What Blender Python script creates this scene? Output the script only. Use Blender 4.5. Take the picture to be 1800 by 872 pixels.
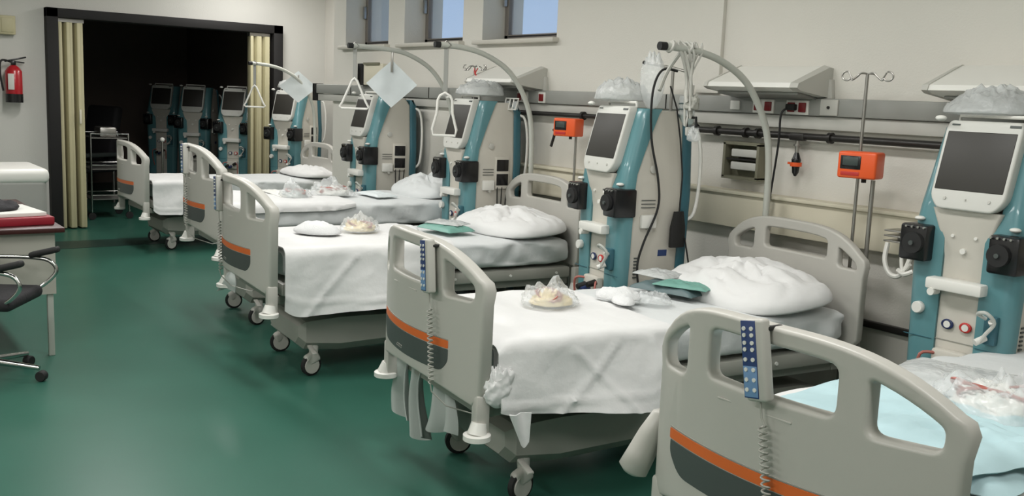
import bpy, bmesh, math, random
from mathutils import Vector, Matrix, noise
for o in list(bpy.data.objects): bpy.data.objects.remove(o)
random.seed(7)
PI = math.pi
SC = bpy.context.scene
COL = SC.collection

# ------------------------------------------------------------------ camera
YAW, PITCH, ROLL, CH = 0.9409, 0.1512, 0.0413, 1.6783
fw = Vector((-math.sin(YAW)*math.cos(PITCH), math.cos(YAW)*math.cos(PITCH), -math.sin(PITCH)))
rt = fw.cross(Vector((0, 0, 1))).normalized(); up = rt.cross(fw)
r2 = math.cos(ROLL)*rt + math.sin(ROLL)*up; u2 = -math.sin(ROLL)*rt + math.cos(ROLL)*up
cam = bpy.data.cameras.new('camera'); camo = bpy.data.objects.new('camera', cam); COL.objects.link(camo)
camo.matrix_world = Matrix(((r2.x, u2.x, -fw.x, 0), (r2.y, u2.y, -fw.y, 0), (r2.z, u2.z, -fw.z, CH), (0, 0, 0, 1)))
cam.sensor_width = 36; cam.lens = 1721.33/1800*36; cam.clip_start = 0.05
SC.camera = camo
# ------------------------------------------------------------------ exposure, sky, lamps
SC.view_settings.view_transform = 'Standard'; SC.view_settings.look = 'None'
SC.view_settings.gamma = 1; SC.view_settings.use_curve_mapping = False
SC.view_settings.exposure = -0.22
W = bpy.data.worlds.new('sky'); SC.world = W; W.use_nodes = True
nt = W.node_tree; nt.nodes.clear()
out = nt.nodes.new('ShaderNodeOutputWorld'); bg = nt.nodes.new('ShaderNodeBackground')
tc = nt.nodes.new('ShaderNodeTexCoord'); sx = nt.nodes.new('ShaderNodeSeparateXYZ'); cr = nt.nodes.new('ShaderNodeValToRGB')
nt.links.new(tc.outputs['Generated'], sx.inputs[0]); nt.links.new(sx.outputs['Z'], cr.inputs[0])
cr.color_ramp.elements[0].position = 0.0; cr.color_ramp.elements[0].color = (.40, .56, .80, 1)
cr.color_ramp.elements[1].position = 0.45; cr.color_ramp.elements[1].color = (.12, .28, .60, 1)
nt.links.new(cr.outputs[0], bg.inputs[0]); bg.inputs[1].default_value = 1.15
nt.links.new(bg.outputs[0], out.inputs[0])
def area(name, loc, sx_, sy_, power, col=(1, .98, .955), rot=(0, 0, 0)):
    l = bpy.data.lights.new(name, 'AREA'); l.shape = 'RECTANGLE'; l.size = sx_; l.size_y = sy_; l.energy = power; l.color = col
    o = bpy.data.objects.new(name, l); COL.objects.link(o); o.location = loc; o.rotation_euler = rot
for (lx, ly, p) in ((-9.4, 2.2, 46), (-7.0, 2.2, 50), (-4.6, 2.2, 50), (-2.2, 2.2, 46), (0.3, 2.0, 42), (-7.0, -1.1, 42), (-4.2, -1.1, 54), (-1.4, -1.1, 72), (-10.7, 4.4, 48)):  # last one is an extra fill, added to brighten the back wall recess
    area('ceiling_and_fill_lamp', (lx, ly, 3.14), 1.3, .35, p)

# ------------------------------------------------------------------ materials
def s2l(c):
    c = c/255.0
    return c/12.92 if c <= .04045 else ((c+.055)/1.055)**2.4
def rgb(r, g, b): return (s2l(r), s2l(g), s2l(b), 1)
def mat(name, col, rough=.5, metal=0, var=.06, scale=8, bump=0, bscale=60, emis=None, trans=0, alpha=1, sheen=0, coat=0, stretch=None):
    m = bpy.data.materials.new(name); m.use_nodes = True
    n = m.node_tree; b = n.nodes['Principled BSDF']
    t = n.nodes.new('ShaderNodeTexCoord'); no = n.nodes.new('ShaderNodeTexNoise'); no.inputs['Scale'].default_value = scale
    no.inputs['Detail'].default_value = 4
    src = t.outputs['Object']
    if stretch:
        mp = n.nodes.new('ShaderNodeMapping'); mp.inputs['Scale'].default_value = stretch
        n.links.new(src, mp.inputs[0]); src = mp.outputs[0]
    n.links.new(src, no.inputs['Vector'])
    mx = n.nodes.new('ShaderNodeMixRGB'); mx.blend_type = 'MIX'
    a = tuple(max(0, c*(1-var)) for c in col[:3]) + (1,); d = tuple(min(1, c*(1+var)) for c in col[:3]) + (1,)
    mx.inputs[1].default_value = a; mx.inputs[2].default_value = d
    n.links.new(no.outputs['Fac'], mx.inputs[0]); n.links.new(mx.outputs[0], b.inputs['Base Color'])
    b.inputs['Roughness'].default_value = rough; b.inputs['Metallic'].default_value = metal
    b.inputs['Transmission Weight'].default_value = trans; b.inputs['Alpha'].default_value = alpha
    b.inputs['Coat Weight'].default_value = coat; b.inputs['Sheen Weight'].default_value = sheen
    if bump:
        n2 = n.nodes.new('ShaderNodeTexNoise'); n2.inputs['Scale'].default_value = bscale; n2.inputs['Detail'].default_value = 3
        bp = n.nodes.new('ShaderNodeBump'); bp.inputs['Strength'].default_value = bump; bp.inputs['Distance'].default_value = .01
        n.links.new(t.outputs['Object'], n2.inputs['Vector']); n.links.new(n2.outputs['Fac'], bp.inputs['Height']); n.links.new(bp.outputs[0], b.inputs['Normal'])
    if emis: b.inputs['Emission Color'].default_value = emis[0]; b.inputs['Emission Strength'].default_value = emis[1]
    return m
M = dict(
 wall=mat('wall_paint', rgb(214, 211, 203), .85, var=.03, scale=1.5, bump=.15, bscale=90),
 wallback=mat('back_wall_paint', rgb(205, 204, 198), .85, var=.03, scale=1.5, bump=.15, bscale=90),
 lowwall=mat('lower_wall_grey', rgb(188, 186, 178), .7, var=.04, scale=2),
 shadewall=mat('unlit_room_tone', rgb(120, 108, 100), .9, var=.1, scale=1),  # darkness of the unlit room is put into this wall colour
 black=mat('black_frame', rgb(16, 14, 14), .7),
 ceil=mat('ceiling_paint', rgb(225, 223, 215), .9),
 floor=mat('green_vinyl', rgb(50, 96, 82), .34, var=.22, scale=1.3, bump=.03, bscale=6),
 floorstrip=mat('dark_green_strip', rgb(36, 62, 54), .4, var=.2, scale=2),
 cream=mat('cream_vinyl', rgb(188, 181, 146), .5, var=.05, bump=.1),
 bed=mat('bed_plastic', rgb(184, 182, 175), .38, var=.02),
 white=mat('white_plastic', rgb(225, 224, 218), .35, var=.02),
 frame=mat('grey_painted_metal', rgb(160, 160, 152), .45, var=.04),
 cover=mat('chassis_plastic', rgb(150, 150, 142), .5, var=.04),
 orange=mat('orange_strip', rgb(215, 105, 45), .4),
 panel=mat('dark_grey_panel', rgb(72, 78, 76), .45, var=.05),
 blue=mat('blue_keypad', rgb(40, 62, 110), .4),
 lblue=mat('pale_blue_keypad', rgb(110, 145, 185), .4),
 sheet=mat('white_cotton', rgb(220, 220, 219), .9, var=.02, scale=5, bump=.25, bscale=25, sheen=.2),
 sheet2=mat('cool_white_cotton', rgb(211, 214, 214), .9, var=.03, scale=5, bump=.25, bscale=25, sheen=.2),
 towel=mat('white_towel', rgb(225, 226, 226), .95, var=.03, scale=40, bump=.5, bscale=160),
 greycloth=mat('grey_cloth', rgb(176, 182, 178), .9, var=.06, bump=.3, bscale=20),
 bluepad=mat('pale_blue_pad', rgb(176, 204, 209), .8, var=.04, scale=12, bump=.3, bscale=20),
 teal=mat('teal_plastic', rgb(88, 134, 140), .3, var=.03, coat=.2),
 dteal=mat('deep_teal_plastic', rgb(50, 96, 108), .35, var=.04),
 beige=mat('machine_beige', rgb(200, 196, 186), .4, var=.02),
 screen=mat('dark_screen', rgb(50, 48, 44), .5, var=.03),
 blackp=mat('black_plastic', rgb(20, 20, 22), .25, var=.1),
 rubber=mat('black_rubber', rgb(26, 26, 26), .7),
 chrome=mat('chrome', rgb(200, 200, 198), .18, 1, var=.02),
 steel=mat('brushed_steel', rgb(165, 163, 158), .35, .9, var=.04),
 pole=mat('pole_paint', rgb(186, 188, 180), .35, var=.02),
 rail=mat('service_rail_grey', rgb(146, 147, 142), .5, var=.04),
 rail2=mat('service_rail_pale', rgb(188, 187, 180), .5, var=.03),
 ledge=mat('ledge_cream', rgb(214, 208, 188), .6, var=.05, scale=3),
 pipe=mat('dark_pipe', rgb(44, 42, 40), .4, .3),
 redsock=mat('red_socket', rgb(120, 18, 24), .4),
 orangep=mat('orange_pump_plastic', rgb(232, 92, 40), .35),
 lcd=mat('lcd_grey', rgb(62, 72, 70), .3),
 red=mat('extinguisher_red', rgb(176, 24, 36), .3, coat=.3),
 redfold=mat('red_folder', rgb(140, 24, 40), .5),
 paper=mat('paper', rgb(220, 220, 214), .8),
 bpaper=mat('bluish_paper', rgb(212, 219, 220), .85, bump=.1),
 bezel=mat('monitor_housing', rgb(202, 202, 196), .4, var=.02),
 wood=mat('dark_red_laminate', rgb(58, 24, 22), .4, var=.2, stretch=(1, 12, 1)),
 desk=mat('desk_grey', rgb(170, 168, 158), .6, var=.03),
 seat=mat('dark_upholstery', rgb(34, 33, 36), .8, var=.1, bump=.3),
 plastic=mat('clear_plastic_film', rgb(232, 236, 236), .18, var=.02, alpha=.34, bump=.9, bscale=22),
 filmthin=mat('milky_plastic_film', rgb(212, 215, 214), .25, var=.04, alpha=.6, bump=1.0, bscale=30),
 yellow=mat('yellowish_contents', rgb(222, 202, 150), .5, var=.2, scale=30, bump=.5),
 pink=mat('reddish_tubing', rgb(170, 100, 90), .4),
 green=mat('green_wrap', rgb(112, 160, 148), .5, var=.1, bump=.3, bscale=18),
 dgreen=mat('dark_green_wrap', rgb(84, 104, 106), .5, var=.1),
 winframe=mat('window_frame_brown', rgb(126, 120, 114), .5, .2),
 sill=mat('stone_sill', rgb(196, 192, 182), .5, var=.05),
 olive=mat('olive_grey_box', rgb(120, 118, 100), .5),
 tube=mat('clear_tubing', rgb(210, 212, 206), .25, alpha=.75),
 darkblue=mat('dark_blue_cap', rgb(30, 44, 84), .3),
 redcap=mat('red_cap', rgb(186, 50, 48), .3),
 orangeskin=mat('orange_wrapper', rgb(210, 110, 70), .5),
)
M['floor'].node_tree.nodes['Principled BSDF'].inputs['Specular IOR Level'].default_value = .32
gm = bpy.data.materials.new('window_glass'); gm.use_nodes = True
b_ = gm.node_tree.nodes['Principled BSDF']; b_.inputs['Base Color'].default_value = (.9, .95, 1, 1); b_.inputs['Roughness'].default_value = .02
b_.inputs['Alpha'].default_value = .12
M['glass'] = gm

# ------------------------------------------------------------------ mesh helpers
class MB:
    def __init__(s): s.bm = bmesh.new(); s.post = None
    def xf(s, vs, rot, c):
        R = Matrix.Rotation(rot[2], 3, 'Z') @ Matrix.Rotation(rot[1], 3, 'Y') @ Matrix.Rotation(rot[0], 3, 'X')
        for v in vs: v.co = R @ v.co + Vector(c)
    def box(s, c, size, rot=(0, 0, 0), bev=0, seg=2, taper=None):
        t = bmesh.new(); bmesh.ops.create_cube(t, size=1)
        for v in t.verts:
            v.co = Vector((v.co.x*size[0], v.co.y*size[1], v.co.z*size[2]))
            if taper and v.co.z > 0: v.co.x *= taper[0]; v.co.y *= taper[1]
        if bev: bmesh.ops.bevel(t, geom=t.edges[:], offset=bev, segments=seg, profile=.5, affect='EDGES')
        s.join(t, rot, c); return s
    def join(s, t, rot=(0, 0, 0), c=(0, 0, 0)):
        s.xf(t.verts, rot, c)
        me = bpy.data.meshes.new('t'); t.to_mesh(me); t.free(); s.bm.from_mesh(me); bpy.data.meshes.remove(me); return s
    def cyl(s, a, b, r1, r2=None, n=16, cap=True):
        if r2 is None: r2 = r1
        return s.tube([a, b], [r1, r2], n, cap)
    def tube(s, path, r, n=10, cap=True, closed=False):
        P = [Vector(p) for p in path]; N = len(P)
        if not isinstance(r, (list, tuple)): r = [r]*N
        rings = []; prev = None
        for i, p in enumerate(P):
            if closed: d = P[(i+1) % N]-P[i-1]
            else: d = P[min(i+1, N-1)]-P[max(i-1, 0)]
            d.normalize()
            if prev is None:
                a = Vector((0, 0, 1)) if abs(d.z) < .9 else Vector((1, 0, 0)); x = d.cross(a).normalized()
            else:
                x = prev - d*prev.dot(d); x.normalize()
            prev = x; y = d.cross(x)
            rings.append([s.bm.verts.new(p + (x*math.cos(2*PI*k/n) + y*math.sin(2*PI*k/n))*r[i]) for k in range(n)])
        R = range(N if closed else N-1)
        for i in R:
            A, B = rings[i], rings[(i+1) % N]
            for k in range(n): s.bm.faces.new((A[k], A[(k+1) % n], B[(k+1) % n], B[k]))
        if cap and not closed:
            s.bm.faces.new(rings[0][::-1]); s.bm.faces.new(rings[-1])
        return s
    def disc(s, c, axis, r, th, n=24, bev=0):
        a = Vector(axis).normalized()*th/2; c = Vector(c)
        if bev: return s.tube([c-a, c-a*(1-bev), c+a*(1-bev), c+a], [r*.88, r, r, r*.88], n)
        return s.tube([c-a, c+a], r, n)
    def loft(s, secs, cap=True):
        rings = [[s.bm.verts.new(p) for p in q] for q in secs]; n = len(rings[0])
        for A, B in zip(rings, rings[1:]):
            for k in range(n): s.bm.faces.new((A[k], A[(k+1) % n], B[(k+1) % n], B[k]))
        if cap: s.bm.faces.new(rings[0][::-1]); s.bm.faces.new(rings[-1])
        return s
    def grid(s, f, nu, nv, thick=0):
        V = [[s.bm.verts.new(f(i/nu, j/nv)) for j in range(nv+1)] for i in range(nu+1)]
        for i in range(nu):
            for j in range(nv): s.bm.faces.new((V[i][j], V[i+1][j], V[i+1][j+1], V[i][j+1]))
        return s
    def sphere(s, c, r, sc=(1, 1, 1), u=16, v=10, f=None):
        t = bmesh.new(); bmesh.ops.create_uvsphere(t, u_segments=u, v_segments=v, radius=r)
        for w in t.verts:
            w.co = Vector((w.co.x*sc[0], w.co.y*sc[1], w.co.z*sc[2]))
            if f: w.co = f(w.co)
        return s.join(t, (0, 0, 0), c)
    def build(s, name, m, parent=None, smooth=40, loc=None, rotz=None, solid=0):
        bm = s.bm
        bmesh.ops.recalc_face_normals(bm, faces=bm.faces[:])
        if solid: bmesh.ops.solidify(bm, geom=bm.faces[:], thickness=solid)
        me = bpy.data.meshes.new(name); bm.to_mesh(me); bm.free()
        me.materials.append(M[m])
        if smooth:
            for p in me.polygons: p.use_smooth = True
            me.set_sharp_from_angle(angle=math.radians(smooth))
        o = bpy.data.objects.new(name, me); COL.objects.link(o)
        if parent: o.parent = parent
        if loc is not None: o.location = loc
        if rotz is not None: o.rotation_euler[2] = rotz
        return o
def tag(o, label=None, cat=None, group=None, kind=None):
    if label: o['label'] = label
    if cat: o['category'] = cat
    if group: o['group'] = group
    if kind: o['kind'] = kind
    return o
def empty(name, loc, rz, label, cat, group=None):
    o = bpy.data.objects.new(name, None); COL.objects.link(o); o.location = loc; o.rotation_euler[2] = rz; o.empty_display_size = .1
    return tag(o, label, cat, group)
def copy_tree(o, parent=None):
    c = o.copy(); COL.objects.link(c); c.parent = parent
    for ch in list(o.children): copy_tree(ch, c)
    return c
def struct(name, mb, m, parent=None, **k):
    o = mb.build(name, m, parent, **k)
    if not parent: o['kind'] = 'structure'
    return o
def rrect(x0, z0, x1, z1, r, n=5):
    P = []
    for cx, cz, a in ((x1-r, z1-r, 0), (x0+r, z1-r, 90), (x0+r, z0+r, 180), (x1-r, z0+r, 270)):
        for k in range(n+1):
            t = math.radians(a+90*k/n); P.append((cx+r*math.cos(t), cz+r*math.sin(t)))
    return P
def roundpoly(P, r, n=5):
    out = []
    N = len(P)
    for i in range(N):
        p = Vector(P[i]); a = Vector(P[i-1]); b = Vector(P[(i+1) % N]); rr = r[i] if isinstance(r, (list, tuple)) else r
        rr1 = min(rr, (a-p).length*.49, (b-p).length*.49)
        A = p+(a-p).normalized()*rr1; B = p+(b-p).normalized()*rr1
        if rr1 < 1e-4: out.append(tuple(p)); continue
        for k in range(n+1):
            t = k/n; q = (1-t)**2*A + 2*t*(1-t)*p + t*t*B; out.append(tuple(q))
    return out
def catmull(P, n=6):
    P = [Vector(p) for p in P]; out = []
    for i in range(len(P)-1):
        p0 = P[max(i-1, 0)]; p1 = P[i]; p2 = P[i+1]; p3 = P[min(i+2, len(P)-1)]
        for k in range(n):
            t = k/n
            out.append(.5*((2*p1)+(p2-p0)*t+(2*p0-5*p1+4*p2-p3)*t*t+(3*p1-p0-3*p2+p3)*t**3))
    out.append(P[-1]); return out
def plate(outlines, half, bev, bend, cuts=24, xr=.5, bres=2):
    """flat plate in the xz plane with holes, rounded edges, then bent by bend(x) in y; returns MB"""
    cu = bpy.data.curves.new('c', 'CURVE'); cu.dimensions = '2D'; cu.fill_mode = 'BOTH'
    cu.extrude = half-bev; cu.bevel_depth = bev; cu.offset = -bev; cu.bevel_resolution = bres
    for P in outlines:
        sp = cu.splines.new('POLY'); sp.points.add(len(P)-1); sp.use_cyclic_u = True
        for q, p in zip(sp.points, P): q.co = (p[0], p[1], 0, 1)
    o = bpy.data.objects.new('c', cu); COL.objects.link(o)
    dg = bpy.context.evaluated_depsgraph_get(); me = bpy.data.meshes.new_from_object(o.evaluated_get(dg))
    bpy.data.objects.remove(o); bpy.data.curves.remove(cu)
    mb = MB(); mb.bm.from_mesh(me); bpy.data.meshes.remove(me)
    bm = mb.bm
    bmesh.ops.remove_doubles(bm, verts=bm.verts[:], dist=1e-5)
    if cuts:
        for k in range(1, cuts):
            x = -xr+2*xr*k/cuts
            bmesh.ops.bisect_plane(bm, geom=bm.verts[:]+bm.edges[:]+bm.faces[:], plane_co=(x, 0, 0), plane_no=(1, 0, 0))
    for v in bm.verts: v.co = Vector((v.co.x, -v.co.z + bend(v.co.x), v.co.y))
    return mb
def nz(p, s, seed=0): return noise.noise(Vector((p[0]*s+seed*7.3, p[1]*s+seed*3.1, p[2]*s+seed)))
def fbm(p, s, seed=0): return nz(p, s, seed)+.5*nz(p, s*2.1, seed+1)+.25*nz(p, s*4.3, seed+2)

# ------------------------------------------------------------------ room
WY = 4.5; BX = -12.0; CZ = 3.2
struct('floor', MB().box((-8, 2, -.05), (22, 9, .1)), 'floor', smooth=0)
struct('ceiling', MB().box((-8, 2, CZ+.05), (22, 9, .1)), 'ceil', smooth=0)
# right wall (with three window openings) from x -9.43 to 3
wm = MB()
def wallseg(mb, x0, x1, z0, z1, y0=WY, y1=WY+.4): mb.box(((x0+x1)/2, (y0+y1)/2, (z0+z1)/2), (x1-x0, y1-y0, z1-z0))
wins = [(-9.16, -8.27), (-7.97, -6.99), (-6.70, -5.73)]
SZ, HZ = 2.115, 2.95
wallseg(wm, -9.43, 3, 0, SZ); wallseg(wm, -9.43, 3, HZ, CZ)
xs = [-9.43]+[v for w in wins for v in w]+[3]
for a, b in zip(xs[::2], xs[1::2]): wallseg(wm, a, b, SZ, HZ)
struct('wall_right', wm, 'wall', smooth=0)
# shallow pilaster beyond the third window
struct('trim_1', MB().box((-4.2, WY-.012, (1.76+CZ)/2), (.18, .03, CZ-1.76), bev=.004), 'wall', smooth=0)
rm = MB(); wallseg(rm, -17.6, -9.43, 0, CZ, 5.6, 5.8); wallseg(rm, -9.63, -9.43, 0, CZ, 4.9, 5.6)
struct('wall_recess', rm, 'wall', smooth=0)
bw = MB()
def bseg(y0, y1, z0, z1): bw.box((BX-.1, (y0+y1)/2, (z0+z1)/2), (.2, y1-y0, z1-z0))
OY0, OY1, OZ = 2.24, 4.97, 2.46
bseg(-2.5, OY0, 0, CZ); bseg(OY1, 5.6, 0, CZ); bseg(OY0, OY1, OZ, CZ)
struct('wall_back', bw, 'wallback', smooth=0)
struct('wall_left', MB().box((-8, -2.4, CZ/2), (22, .2, CZ)), 'wall', smooth=0)
struct('wall_near', MB().box((2.9, 1.2, CZ/2), (.2, 7.2, CZ)), 'wall', smooth=0)
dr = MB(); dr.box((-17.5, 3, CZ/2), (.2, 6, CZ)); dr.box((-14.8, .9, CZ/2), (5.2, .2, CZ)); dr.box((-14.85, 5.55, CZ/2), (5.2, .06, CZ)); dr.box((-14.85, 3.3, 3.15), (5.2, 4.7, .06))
struct('wall_far', dr, 'shadewall', smooth=0)
# black frame of the folding door opening
fr = MB()
fr.box((BX+.0, OY0+.06, OZ/2), (.26, .12, OZ), bev=.004); fr.box((BX+.0, OY1-.06, OZ/2), (.26, .12, OZ), bev=.004)
fr.box((BX+.0, (OY0+OY1)/2, OZ-.05), (.26, OY1-OY0, .1), bev=.004)
struct('trim_2', fr, 'black')
# grey band low on the wall, dark line above it, baseboards
struct('trim_3', MB().box((-3.2, WY-.006, .29), (12.4, .012, .58)), 'lowwall', smooth=0)
struct('trim_4', MB().box((-3.2, WY-.02, .59), (12.4, .035, .035), bev=.005), 'pipe')
struct('baseboard_right', MB().box((-3.2, WY-.015, .05), (12.4, .03, .1), bev=.004), 'rail', smooth=0)
struct('baseboard_back', MB().box((BX+.012, -.1, .05), (.024, 4.6, .1), bev=.004), 'rail', smooth=0)
struct('floor_strip', MB().box((-10.75, 1.9, .0015), (.5, 5.0, .003)), 'floorstrip', smooth=0)  # flat strip of darker green across the floor
# windows
for i, (a, b) in enumerate(wins):
    n = i+1
    w = MB(); yf = WY+.24; t = .055
    w.box(((a+b)/2, yf, SZ+t/2+.01), (b-a, .05, t+.02), bev=.006); w.box(((a+b)/2, yf, HZ-t/2), (b-a, .05, t), bev=.006)
    w.box((a+t/2, yf, (SZ+HZ)/2), (t, .05, HZ-SZ), bev=.006); w.box((b-t/2, yf, (SZ+HZ)/2), (t, .05, HZ-SZ), bev=.006)
    wo = struct('window_%d' % n, w, 'winframe')
    MB().box(((a+b)/2, yf+.01, (SZ+HZ)/2), (b-a-.09, .006, HZ-SZ-.09)).build('pane', 'glass', wo, 0)
    MB().box(((a+b)/2, yf-.02, SZ+.06), (b-a-.11, .012, .012)).build('gasket', 'blackp', wo)
    MB().box((a+.03, yf-.045, SZ+.36), (.02, .04, .12), bev=.005).build('handle', 'steel', wo)
    MB().box(((a+b)/2-.02, WY+.09, SZ-.0), (b-a+.1, .30, .035), bev=.008).build('window_sill', 'sill', wo)

# folding partition stacks
def partition(y0, y1, n, label):
    x = BX+.0
    root = empty('folding_partition', (x, (y0+y1)/2, 0), 0, label, 'folding door', None)
    w = (y1-y0)
    for k in range(n):
        yc = -w/2+w*(k+.5)/n; sgn = 1 if k % 2 else -1
        MB().box((0, yc, 1.165), (.20, w/n*.72, 2.30), rot=(0, 0, sgn*.16), bev=.008).build('pleat', 'cream', root)
    MB().box((0, 0, 2.335), (.1, w, .04)).build('top_track', 'steel', root)
    return root
fp = partition(OY0+.13, OY0+.40, 5, 'cream pleated folding partition stacked at the left side of the dark doorway')
MB().box((.13, .06, 1.28), (.02, .025, .16), bev=.006).build('handle', 'ledge', fp)
fp = partition(OY1-.40, OY1-.14, 5, 'cream pleated folding partition stacked at the right side of the dark doorway')

# service rail with sockets
root = empty('service_rail', (0, 0, 0), 0, 'long grey service rail with sockets running along the wall above the bed heads', 'wall rail')
MB().box((-3.36, WY-.03, 1.70), (12.7, .07, .095), bev=.008).build('rail_body', 'rail', root)
MB().box((-3.36, WY-.02, 1.615), (12.7, .045, .07), bev=.004).build('lower_strip', 'rail2', root)
MB().box((-9.74, WY-.03, 1.665), (.06, .10, .18), bev=.006).build('end_cap', 'blackp', root)
for x in (-8.9, -7.4, -6.0, -4.5, -3.06, -2.1): MB().box((x, WY-.068, 1.70), (.006, .004, .09)).build('joint', 'pipe', root)
def socket(x, n, w=.13):
    p = MB().box((x, WY-.07, 1.695), (w, .014, .078), bev=.004).build('socket_plate', 'white', root)
    for k in range(n):
        xx = x-w/2+w*(k+.5)/n
        MB().box((xx, WY-.08, 1.695), (w/n*.62, .012, .052), bev=.004).build('socket', 'redsock', p)
socket(-3.715, 2, .15); socket(-3.48, 2, .15); socket(-6.02, 2); socket(-5.78, 1, .08)
MB().box((-3.925, WY-.07, 1.695), (.07, .014, .052), bev=.004).build('switch_plate', 'white', root)
p = MB().box((-3.275, WY-.07, 1.70), (.11, .014, .085), bev=.004).build('switch_plate', 'rail2', root)
MB().disc((-3.275, WY-.08, 1.70), (0, 1, 0), .008, .01, 10).build('knob', 'pipe', p)

# gas pipe with brackets
root = empty('gas_pipe', (0, 0, 0), 0, 'dark horizontal pipe on brackets below the grey service rail', 'pipe')
MB().cyl((-4.22, WY-.07, 1.54), (2.6, WY-.07, 1.54), .019, n=12).build('pipe_run', 'pipe', root)
MB().cyl((-6.3, WY-.07, 1.58), (-5.1, WY-.07, 1.58), .016, n=12).build('pipe_run', 'pipe', root)
MB().cyl((-4.31, WY-.07, 1.54), (-4.22, WY-.07, 1.54), .003, .034, n=14).build('pipe_end', 'pipe', root)
for x in (-4.05, -3.83, -3.74, -3.25, -2.4, -5.3, -6.2):
    z = 1.54 if x > -5 else 1.58
    MB().disc((x, WY-.07, z), (1, 0, 0), .03, .022, 14).box((x, WY-.035, z), (.02, .07, .02)).build('bracket', 'pipe', root)
# gas outlet hanging from pipe
root = empty('gas_outlet', (-3.46, WY-.07, 1.54), 0, 'dark valve with orange ring hanging below the pipe near the right', 'valve')
MB().box((0, 0, -.005), (.10, .045, .04), bev=.01).build('tee', 'pipe', root)
MB().cyl((0, 0, -.02), (0, 0, -.10), .012, n=10).disc((0, 0, -.05), (0, 0, 1), .022, .012, 12).build('stem', 'steel', root)
MB().tube([(0, 0, -.09), (0, 0, -.12), (0, 0, -.13), (0, 0, -.2), (0, 0, -.22)], [.012, .022, .026, .018, .006], 12).build('valve_body', 'blackp', root)
MB().disc((0, 0, -.155), (0, 0, 1), .032, .022, 16).box((-.035, 0, -.15), (.03, .02, .012)).build('ring', 'orangep', root)

# cream ledge
MB().box((-1.7, WY-.045, 1.085), (9.0, .09, .20), bev=.006).box((-1.7, WY-.055, 1.19), (9.0, .115, .02), bev=.004).build('wall_ledge', 'ledge')
tag(bpy.data.objects['wall_ledge'], 'cream boxed ledge running along the wall behind the bed heads', 'ledge')

# wall uplighters
def uplight(x0, x1, label, sc=1):
    root = empty('wall_lamp', ((x0+x1)/2, WY, 1.8), 0, label, 'lamp', 'white wedge lamps on the wall')
    w = (x1-x0)/2
    # wedge: back edge on the wall, top slopes down to a front lip
    prof = [(0, .115), (-.03, .12), (-.29, .02), (-.30, -.005), (-.27, -.02), (0, -.055)]
    mb = MB()
    secs = [[(x, y, z) for y, z in prof] for x in (-w+.04, w-.04)]
    mb.loft(secs)
    mb.build('lamp_body', 'white', root, 25)
    for s in (-1, 1):
        MB().loft([[(s*(w-.04), y*1.02, z*1.04) for y, z in prof], [(s*w, y*.97, z*.94) for y, z in prof]]).build('end_cap', 'rail2', root, 25)
    MB().box((0, -.14, -.045), (w*1.7, .16, .012), rot=(-.13, 0, 0)).build('diffuser', 'rail', root)
    MB().box((w-.015, -.015, -.05), (.11, .035, .20), bev=.006, taper=(.5, 1)).build('bracket', 'rail2', root)
    return root
uplight(-3.98, -3.32, 'white wedge shaped wall lamp above the sockets, left of the hooked stand')
uplight(-6.50, -5.82, 'white wedge shaped wall lamp behind the curved pole of the third bed')
uplight(-2.62, -1.6, 'white wedge shaped wall lamp above the rightmost machine')

# outlet box on the wall
root = empty('outlet_box', (-3.85, WY, 1.375), 0, 'olive grey wall outlet box with two shelves below the pipe', 'wall box')
mb = MB(); mb.box((0, -.04, .10), (.27, .08, .018)).box((0, -.04, -.10), (.27, .08, .018)).box((-.126, -.04, 0), (.018, .08, .2)).box((.126, -.04, 0), (.018, .08, .2)).box((0, -.006, 0), (.25, .012, .2))
mb.build('box_frame', 'olive', root, 0)
for z in (.045, -.03): MB().box((.015, -.045, z), (.19, .05, .045), bev=.006).build('outlet', 'rail2', root)
MB().box((0, -.05, .008), (.22, .05, .01)).build('divider', 'pipe', root)

# box by first window, on the wall
root = empty('file_holder', (-8.38, WY, 1.85), 0, 'cream wall box with dark slot beside the second curved pole', 'wall box')
MB().box((.04, -.06, 0), (.38, .12, .2), bev=.01).build('box_body', 'ledge', root)
MB().box((-.21, -.06, 0), (.12, .125, .205), bev=.004).build('slot', 'blackp', root)
MB().box((.03, -.13, .10), (.30, .02, .02)).build('lip', 'olive', root)

# ------------------------------------------------------------------ bed
BW = .49; BOW = .1055
bowf = lambda x: -BOW*(1-(x/BW)**2)
def top_z(x, zt=1.13, ze=.975):
    t = abs(x)/BW
    return zt-(zt-ze)*(t**(4.6 if x < 0 else 3.0))
def board_outline(zt, ze, zb, zbm):
    P = []
    n = 28
    for k in range(n+1):
        x = -BW+2*BW*k/n
        P.append((x, top_z(x, zt, ze)))
    P[0] = (-BW, ze-.02); P[-1] = (BW, ze-.015)
    P.insert(1, (-BW+.012, ze+.018)); P.insert(-1, (BW-.012, ze+.018))
    R = [(BW-.01, .90), (BW-.012, zb+.04), (BW-.05, zb)]
    L = [(-BW+.05, zb), (-BW+.012, zb+.04), (-BW+.01, .90)]
    bot = [(x, zb+(zbm-zb)*(1-(abs(x)/(BW-.05))**2)) for x in [.33-.066*k for k in range(11)]]
    return P+R+bot+L
def hole(x0, x1, z0, inset=.052, r=.022):
    top = [(x0+(x1-x0)*k/6, top_z(x0+(x1-x0)*k/6)-inset) for k in range(7)]
    P = [(x0, z0), (x1, z0)] + [(x, z) for x, z in reversed(top)]
    # round: approximate by rounding the four corners
    rr = [r, r] + [r]+[.001]*5+[r]
    return roundpoly(P, rr, 5)
FOOT = board_outline(1.13, .975, .50, .56)
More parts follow.
